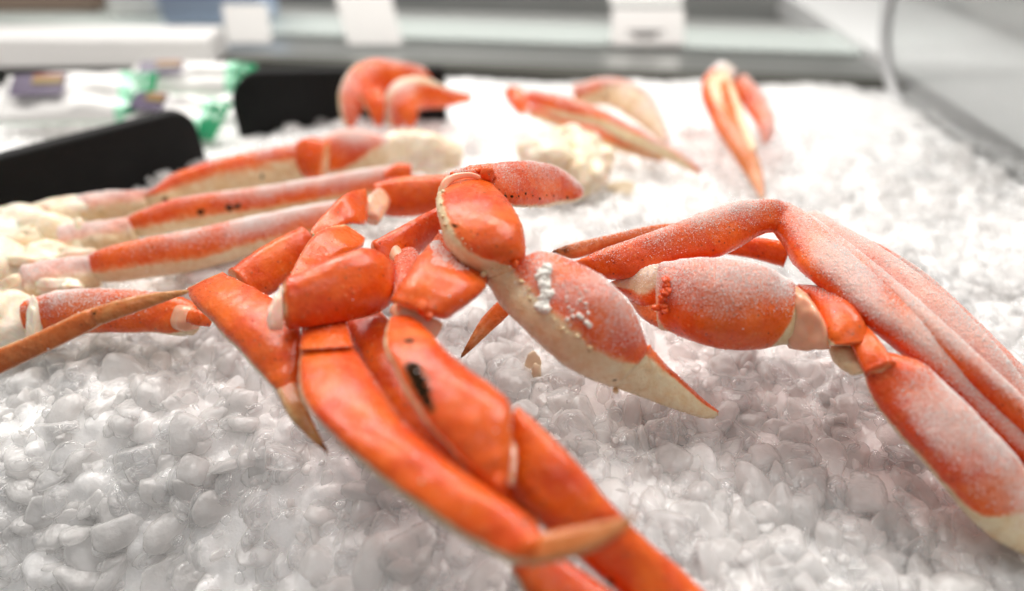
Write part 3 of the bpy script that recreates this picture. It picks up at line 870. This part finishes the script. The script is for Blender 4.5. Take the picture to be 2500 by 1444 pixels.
lg = seg('leg', [(456, 703, 538, 664, 5.8), (470, 735, 590, 690, 5.9), (530, 800, 680, 740, 5.9), (600, 875, 730, 800, 5.8), (645, 925, 735, 880, 5.5), (690, 970, 728, 950, 5.2)], t, cdir=0, cream=[0, 15, 28, 32, 36, 50], cap0=0.03, soft=8, n=1.9)
seg('leg_tip', [(700, 945, 5.4, 26), (724, 1000, 5.2, 24), (766, 1062, 4.7, 13), (802, 1107, 4.2, 2)], lg, tan=[0.5, 0.8, 1, 1], cdir=0, cream=70, ridge=0.12, ridge_dir=120, spots=[(801, 1105, 16, 0.42), (790, 1090, 10, 0.42)])

lg = seg('leg', [(1105, 470, 5.4, 42), (1040, 478, 5.1, 48), (965, 482, 5.0, 48), (915, 488, 4.9, 38)], t, cdir=180, cream=0, frost=0.25)
seg('joint', [(945, 470, 5.2, 18), (918, 500, 5.3, 28), (900, 535, 5.3, 26)], lg, mat=M['membrane'], lump=0.2, frost=0.3)
seg('leg_segment', [(895, 461, 900, 500, 6.1), (845, 474, 893, 545, 6.4), (797, 517, 850, 547, 6.5), (766, 553, 800, 563, 6.5), (757, 572, 765, 580, 6.5)], lg, cdir=180, cream=0, frost=0.05, bumps=[(766, 575, 7, 1)])
seg('leg_segment', [(845, 548, 893, 580, 6.0), (795, 560, 880, 605, 6.4), (757, 588, 830, 630, 6.5), (730, 632, 775, 660, 6.6), (704, 682, 735, 690, 6.6)], lg, cdir=0, cream=[50, 25, 22, 25, 25], frost=0.05)
seg('leg_segment', [(765, 600, 4.4, 52), (680, 645, 4.3, 56), (585, 705, 4.1, 50)], lg, cdir=0, cream=0, frost=0.15)
seg('leg_tip', [(1240, 742, 4.7, 22), (1192, 790, 4.2, 20), (1150, 842, 3.7, 10), (1125, 874, 3.3, 2)], lg, tan=[0.2, 0.5, 1, 1], ridge=0.1, spots=[(1126, 872, 16, 0.42), (1140, 853, 9, 0.42)])

# ------------------------------------------------------------------ right cluster, frosted
t = thing('crab_cluster', (0, 0, 0), 'heavily frosted crab cluster with a bundle of parallel legs arching over a plump claw', 'crab legs', 'crab clusters on the ice')
arm = seg('claw_arm', [(2085, 880, 2128, 835, 5.3), (2108, 915, 2158, 858, 5.2), (2122, 958, 2195, 868, 5.0), (2152, 1008, 2252, 892, 4.7), (2215, 1085, 2325, 958, 4.2), (2300, 1185, 2405, 1035, 3.5), (2375, 1272, 2475, 1110, 2.7), (2440, 1325, 2530, 1180, 2.0), (2540, 1380, 2620, 1260, 1.6), (2640, 1440, 2700, 1350, 1.3)], t, cdir=-10, cream=[40, 20, 18, 20, 24, 30, 55, 100, 140, 165], frost=[0, 0.05, 0.15, 0.5, 0.8, 0.75, 0.7, 0.65, 0.6, 0.5], soft=12)
seg('claw_palm', [(1598, 795, 1600, 648, 5.6), (1645, 815, 1650, 635, 5.8), (1715, 842, 1720, 630, 6.0), (1790, 853, 1795, 633, 6.0), (1860, 852, 1865, 648, 5.9), (1915, 842, 1920, 678, 5.7), (1950, 838, 1948, 702, 5.5)], arm, flat=0.8, n=2.3, cdir=0, crystals=1.8, cream=[60, 10, 0, 0, 0, 60, 120], frost=[0.7, 0.7, 0.7, 0.7, 0.7, 0.6, 0.3], soft=12,
    bumps=[(1625 + 4 * math.sin(k), 688 + 10 * k, 10, 0) for k in range(8)] + [(1608, 750, 12, 0), (1598, 742, 8, 0)])
seg('joint', [(2080, 795, 5.6, 26), (2118, 850, 5.65, 33), (2152, 908, 5.4, 36)], arm, cream=0, frost=0.15, lump=0.08)
seg('claw_finger', [(1490, 700, 1488, 690, 5.0), (1530, 725, 1540, 668, 5.2), (1570, 755, 1585, 650, 5.5), (1625, 770, 1625, 643, 5.6)], arm, flat=0.8, cdir=170, cream=[100, 95, 90, 60], frost=[0.5, 0.6, 0.7, 0.5])
seg('claw_finger', [(1530, 725, 1535, 712, 4.7), (1565, 775, 1575, 735, 4.9), (1620, 808, 1625, 740, 5.1)], arm, flat=0.8, tan=0.4, frost=0.4)
seg('claw_wrist', [(1940, 700, 1945, 694, 5.9), (1975, 735, 2005, 703, 6.0), (2000, 780, 2055, 728, 6.0), (2015, 825, 2098, 775, 5.8), (2028, 846, 2122, 845, 5.4)], arm, flat=0.85, cdir=0, cream=[60, 30, 15, 15, 30], frost=[0.3, 0.2, 0.2, 0.1, 0], soft=10, bumps=[(1950, 708, 10, 0), (1960, 715, 10, 0), (1972, 722, 9, 0)])
seg('joint', [(2020, 838, 2118, 832, 4.9), (2042, 885, 2136, 862, 4.85), (2090, 922, 2142, 900, 4.8)], arm, cream=180, lump=0.12, cap0=0.4, cap1=0.4)
seg('joint', [(1915, 843, 1918, 690, 5.4), (1960, 848, 1955, 705, 5.6), (2000, 850, 1990, 745, 5.7), (2030, 850, 2020, 790, 5.5)], arm, mat=M['membrane'], lump=0.2)

lg = seg('leg', [(1878, 556, 1915, 493, 7.4), (1906, 590, 1962, 518, 7.3), (1945, 650, 2040, 590, 7.1), (2010, 705, 2125, 668, 6.7), (2110, 790, 2240, 770, 6.0), (2250, 900, 2370, 880, 5.0), (2370, 1010, 2470, 985, 4.0), (2490, 1125, 2580, 1095, 3.0), (2600, 1220, 2690, 1190, 2.4)], t, cdir=180, cream=0, frost=[0.5, 0.7, 0.85, 0.9, 0.9, 0.9, 0.9, 0.9, 0.8], cap0=0.2, ridge=0.10, ridge_dir=80, crystals=1.6)
seg('leg_segment', [(1935, 505, 1912, 575, 7.3), (1900, 489, 1885, 568, 7.45), (1860, 488, 1852, 577, 7.5), (1800, 492, 1815, 600, 7.4), (1730, 513, 1760, 628, 7.2), (1660, 542, 1690, 640, 6.9), (1580, 572, 1610, 655, 6.5), (1490, 602, 1530, 682, 6.1), (1430, 628, 1455, 680, 5.8), (1400, 640, 1415, 662, 5.6)], lg, cdir=180, cream=0, frost=[0.6, 0.6, 0.6, 0.6, 0.6, 0.6, 0.55, 0.4, 0.2, 0.1])
seg('leg_tip', [(1650, 545, 1650, 575, 6.6), (1585, 552, 1585, 582, 6.5), (1490, 573, 1490, 605, 6.2), (1400, 594, 1405, 632, 5.9), (1345, 613, 1350, 622, 5.6)], lg, tan=[0.3, 0.5, 0.5, 0.7, 1], frost=0.35, spots=[(1350, 618, 22, 0.42), (1380, 608, 14, 0.42)])
seg('leg', [(1962, 538, 7.25, 20), (2085, 640, 6.9, 28), (2235, 772, 6.15, 32), (2380, 905, 5.2, 32), (2500, 1020, 4.1, 32), (2620, 1130, 3.2, 30)], t, flat=1.1, cream=0, frost=0.85, ridge=0.08)
lg = seg('leg', [(1940, 530, 1985, 512, 6.9), (2030, 590, 2070, 560, 6.8), (2105, 675, 2168, 620, 6.4), (2225, 780, 2315, 733, 5.7), (2355, 890, 2435, 855, 4.8), (2465, 995, 2515, 950, 3.9), (2600, 1110, 2660, 1080, 3.1)], t, cream=0, frost=0.9)
seg('leg_segment', [(1765, 610, 5.4, 10), (1840, 607, 5.4, 26), (1925, 622, 5.4, 32)], lg, cream=0, frost=0.1)
seg('leg', [(2050, 585, 2075, 562, 6.3), (2140, 645, 2178, 616, 6.0), (2230, 710, 2268, 676, 5.4), (2325, 790, 2378, 778, 4.7), (2435, 895, 2485, 885, 3.9), (2515, 985, 2565, 960, 3.2), (2640, 1095, 2690, 1070, 2.8)], t, cream=0, frost=0.85)

# ------------------------------------------------------------------ left cluster, pale
t = thing('crab_cluster', (0, 0, 0), 'pale crab cluster with parallel cream bellied legs and torn shoulder at the left edge', 'crab legs', 'crab clusters on the ice')
lumps('body', [(40, 600, 1.6, 150, 90, 70), (-40, 700, 1.6, 130, 120, 80), (180, 520, 2.2, 90, 34, 40), (110, 650, 1.8, 80, 60, 60), (10, 790, 1.6, 70, 80, 60), (110, 560, 2.6, 80, 40, 36), (82, 790, 2.4, 16, 62, 14), (190, 600, 2.3, 30, 62, 24), (20, 530, 2.6, 90, 30, 30), (140, 700, 2.4, 60, 22, 24), (60, 640, 2.8, 70, 20, 22)], t, M['flesh'], 0.32)
for q in ([(190, 520, 2.4, 40), (260, 505, 2.5, 38), (370, 492, 2.5, 30)], [(150, 600, 2.3, 46), (230, 582, 2.5, 42), (335, 562, 2.6, 32)], [(60, 705, 2.2, 56), (150, 682, 2.4, 50), (245, 660, 2.5, 38)]):
    seg('leg_stub', q, t, cdir=0, cream=105, frost=0.95, soft=40, lump=0.14, n=2.0, cap0=0.4, cap1=0.4)
for k in range(13):
    x0, y0 = rng.uniform(-20, 170), rng.uniform(500, 760)
    x1 = x0 + rng.uniform(50, 120); y1 = y0 - rng.uniform(-25, 30)
    seg('meat_strand', [(x0, y0, 2.6, 9), ((x0 + x1) / 2, (y0 + y1) / 2 + rng.uniform(-8, 8), 2.9, rng.uniform(10, 20)), (x1, y1, 2.5, 7)], t, mat=M['flesh'], flat=0.5, lump=0.3, NR=24, NT_=16)
lg = seg('leg', [(355, 492, 2.5, 22), (392, 482, 2.8, 28), (450, 458, 3.0, 40), (560, 430, 3.3, 46), (680, 404, 3.5, 45), (772, 388, 3.6, 46)], t, cdir=-5, cream=[120, 108, 104, 102, 100, 98], frost=[0.3, 0.2, 0.2, 0.25, 0.3, 0.4], soft=26.0, spots=[(402, 487, 6), (640, 432, 4)])
seg('leg_segment', [(735, 388, 3.7, 40), (765, 388, 3.8, 52), (800, 395, 3.7, 45)], lg, cdir=180, cream=0, ridge=0.1)
seg('leg_segment', [(775, 385, 3.5, 44), (850, 372, 3.5, 56), (915, 376, 3.3, 50), (945, 380, 3.1, 40)], lg, cdir=0, cream=[30, 60, 100, 150], frost=0.75)
seg('broken_end', [(925, 378, 3.1, 44), (1000, 372, 2.9, 52), (1080, 380, 2.7, 44), (1130, 388, 2.5, 22)], lg, mat=M['flesh'], lump=0.12, frost=0.5, crystals=0)
lg = seg('leg', [(310, 556, 2.7, 24), (360, 545, 2.9, 34), (450, 522, 3.1, 40), (600, 500, 3.3, 38), (750, 475, 3.5, 36), (900, 448, 3.6, 36), (1005, 424, 3.6, 24)], t, cdir=-20, cream=[105, 100, 98, 96, 92, 85, 40], frost=[0.3, 0.35, 0.35, 0.55, 0.8, 0.85, 0.7], soft=26.0, spots=[(490, 518, 8), (560, 507, 9), (580, 504, 7)])
seg('leg_segment', [(940, 440, 3.8, 16), (975, 425, 4.0, 24), (1005, 425, 3.9, 22)], lg, frost=0.2)
seg('leg', [(222, 652, 2.6, 28), (262, 648, 2.8, 42), (340, 634, 2.9, 48), (480, 610, 3.1, 50), (620, 575, 3.2, 46), (750, 545, 3.3, 42), (850, 522, 3.3, 36)], t, cdir=-20, cream=[95, 98, 96, 96, 96, 94, 90], frost=[0.2, 0.2, 0.3, 0.55, 0.85, 0.9, 0.8], soft=26)
lg = seg('leg', [(70, 778, 2.1, 42), (160, 762, 2.5, 52), (260, 760, 2.7, 54), (370, 764, 2.7, 50), (440, 775, 2.7, 46), (482, 785, 2.7, 34)], t, cdir=-20, cream=[90, 40, 36, 40, 50, 60], frost=[0.3, 0.45, 0.5, 0.3, 0.05, 0], soft=9, cap1=0.25)
seg('joint', [(436, 775, 3.0, 30), (455, 778, 3.2, 31), (474, 782, 3.0, 25), (488, 786, 2.8, 18)], lg, mat=M['membrane'], lump=0.1)
seg('joint', [(462, 772, 3.6, 16), (484, 777, 3.6, 19), (515, 785, 3.2, 14)], lg)

# ------------------------------------------------------------------ tan leg from the left
t = seg('crab_limb', [(-90, 920, 4.7, 30), (0, 882, 5.1, 29), (120, 828, 5.7, 26), (215, 782, 6.2, 25), (250, 768, 6.3, 20)], None, tan=[0.4, 0.5, 0.6, 0.5, 0.8], cdir=-90, cream=110, cap1=0.4)
tag(t, 'single thin tan crab leg reaching in over the ice from the left edge', 'crab leg')
seg('leg_tip', [(228, 776, 6.3, 22), (300, 752, 6.5, 21), (380, 730, 6.6, 15), (462, 711, 6.7, 4)], t, tan=[0.7, 0.8, 0.9, 1], cdir=-90, cream=110, spots=[(232, 765, 4)], ridge=0.1)

# ------------------------------------------------------------------ pieces at the back
t = thing('crab_claw', (0, 0, 0), 'pair of bent orange crab claws leaning beside the black divider at the back', 'crab claw')
lg = seg('claw', [(1050, 195, 3.6, 24), (985, 190, 4.2, 34), (910, 192, 4.6, 44), (868, 225, 4.3, 38), (855, 270, 3.4, 26), (852, 312, 2.4, 10)], t, cdir=0, cream=[0, 0, 10, 30, 40, 60], frost=0.4)
seg('claw_finger', [(905, 225, 4.6, 30), (918, 265, 3.8, 22), (925, 310, 2.6, 7)], lg, cream=30, cdir=0)
lg = seg('claw', [(1150, 240, 2.2, 9), (1090, 238, 3.0, 24), (1020, 228, 3.8, 40), (980, 245, 3.8, 40), (968, 280, 3.0, 30), (962, 312, 2.2, 16)], t, cdir=0, cream=[0, 40, 60, 60, 60, 70], frost=0.6)
seg('claw_finger', [(985, 255, 4.1, 26), (1000, 285, 3.4, 20), (1000, 312, 2.6, 8)], lg)

t = thing('crab_cluster', (0, 0, 0), 'small blurred crab cluster with slim cream legs fanned out on the far ice', 'crab legs', 'crab clusters on the ice')
lg = seg('leg', [(1240, 225, 2.6, 14), (1262, 240, 2.8, 24), (1280, 275, 2.2, 14)], t)
lg = seg('leg', [(1290, 235, 2.6, 16), (1370, 262, 3.0, 26), (1470, 295, 3.0, 24), (1560, 340, 2.6, 20), (1650, 385, 2.0, 14), (1712, 422, 1.4, 7)], t, cdir=10, cream=[20, 60, 80, 100, 110, 60], frost=0.5)
seg('leg', [(1300, 270, 2.0, 18), (1400, 305, 2.2, 20), (1500, 345, 2.0, 20), (1620, 388, 1.2, 10)], t, cdir=0, cream=80, frost=0.5, tan=[0, 0, 0, 0.6])
seg('leg', [(1400, 235, 2.8, 26), (1490, 225, 3.0, 34), (1560, 260, 2.8, 36), (1610, 320, 2.0, 18), (1630, 350, 1.6, 8)], t, cdir=20, cream=[60, 90, 110, 110, 60], frost=0.7)

t = thing('crab_limb', (0, 0, 0), 'orange brown crab leg ending in a dark spike on the far ice', 'crab leg')
lg = seg('leg', [(1772, 170, 4.4, 26), (1748, 215, 4.0, 36), (1772, 290, 3.2, 33), (1808, 360, 2.4, 26), (1840, 420, 1.6, 20), (1863, 488, 0.9, 4)], t, tan=[0, 0.1, 0.2, 0.6, 0.8, 1], cdir=90, cream=[20, 20, 0, 0, 0, 0], frost=[0.6, 0.2, 0, 0, 0, 0])
seg('leg_segment', [(1765, 190, 4.6, 16), (1790, 250, 4.0, 14), (1815, 310, 3.4, 11), (1840, 370, 2.6, 9)], lg, cdir=90, cream=120)
seg('leg_segment', [(1800, 200, 4.0, 26), (1845, 255, 3.0, 26), (1872, 310, 2.2, 20), (1868, 350, 1.4, 8)], lg, cdir=0, cream=20, frost=0.6)

for (x, y, z, rx, ry, lab) in ((1302, 892, 1.75, 20, 32, 'yellow flake of crab fat melted into the ice under the claw'), (1515, 455, 1.5, 38, 14, 'yellow flake of crab fat on the far ice beside the torn cream body')):
    o = lumps('crab_fat', [(x, y, z, rx, ry, 4), (x + 8, y + 14, z, rx * 0.6, ry * 0.6, 4)], None, simple('crab_fat', (0.76, 0.63, 0.45), 0.35, scale=150), 0.25, 3)
    tag(o, lab, 'food scrap')
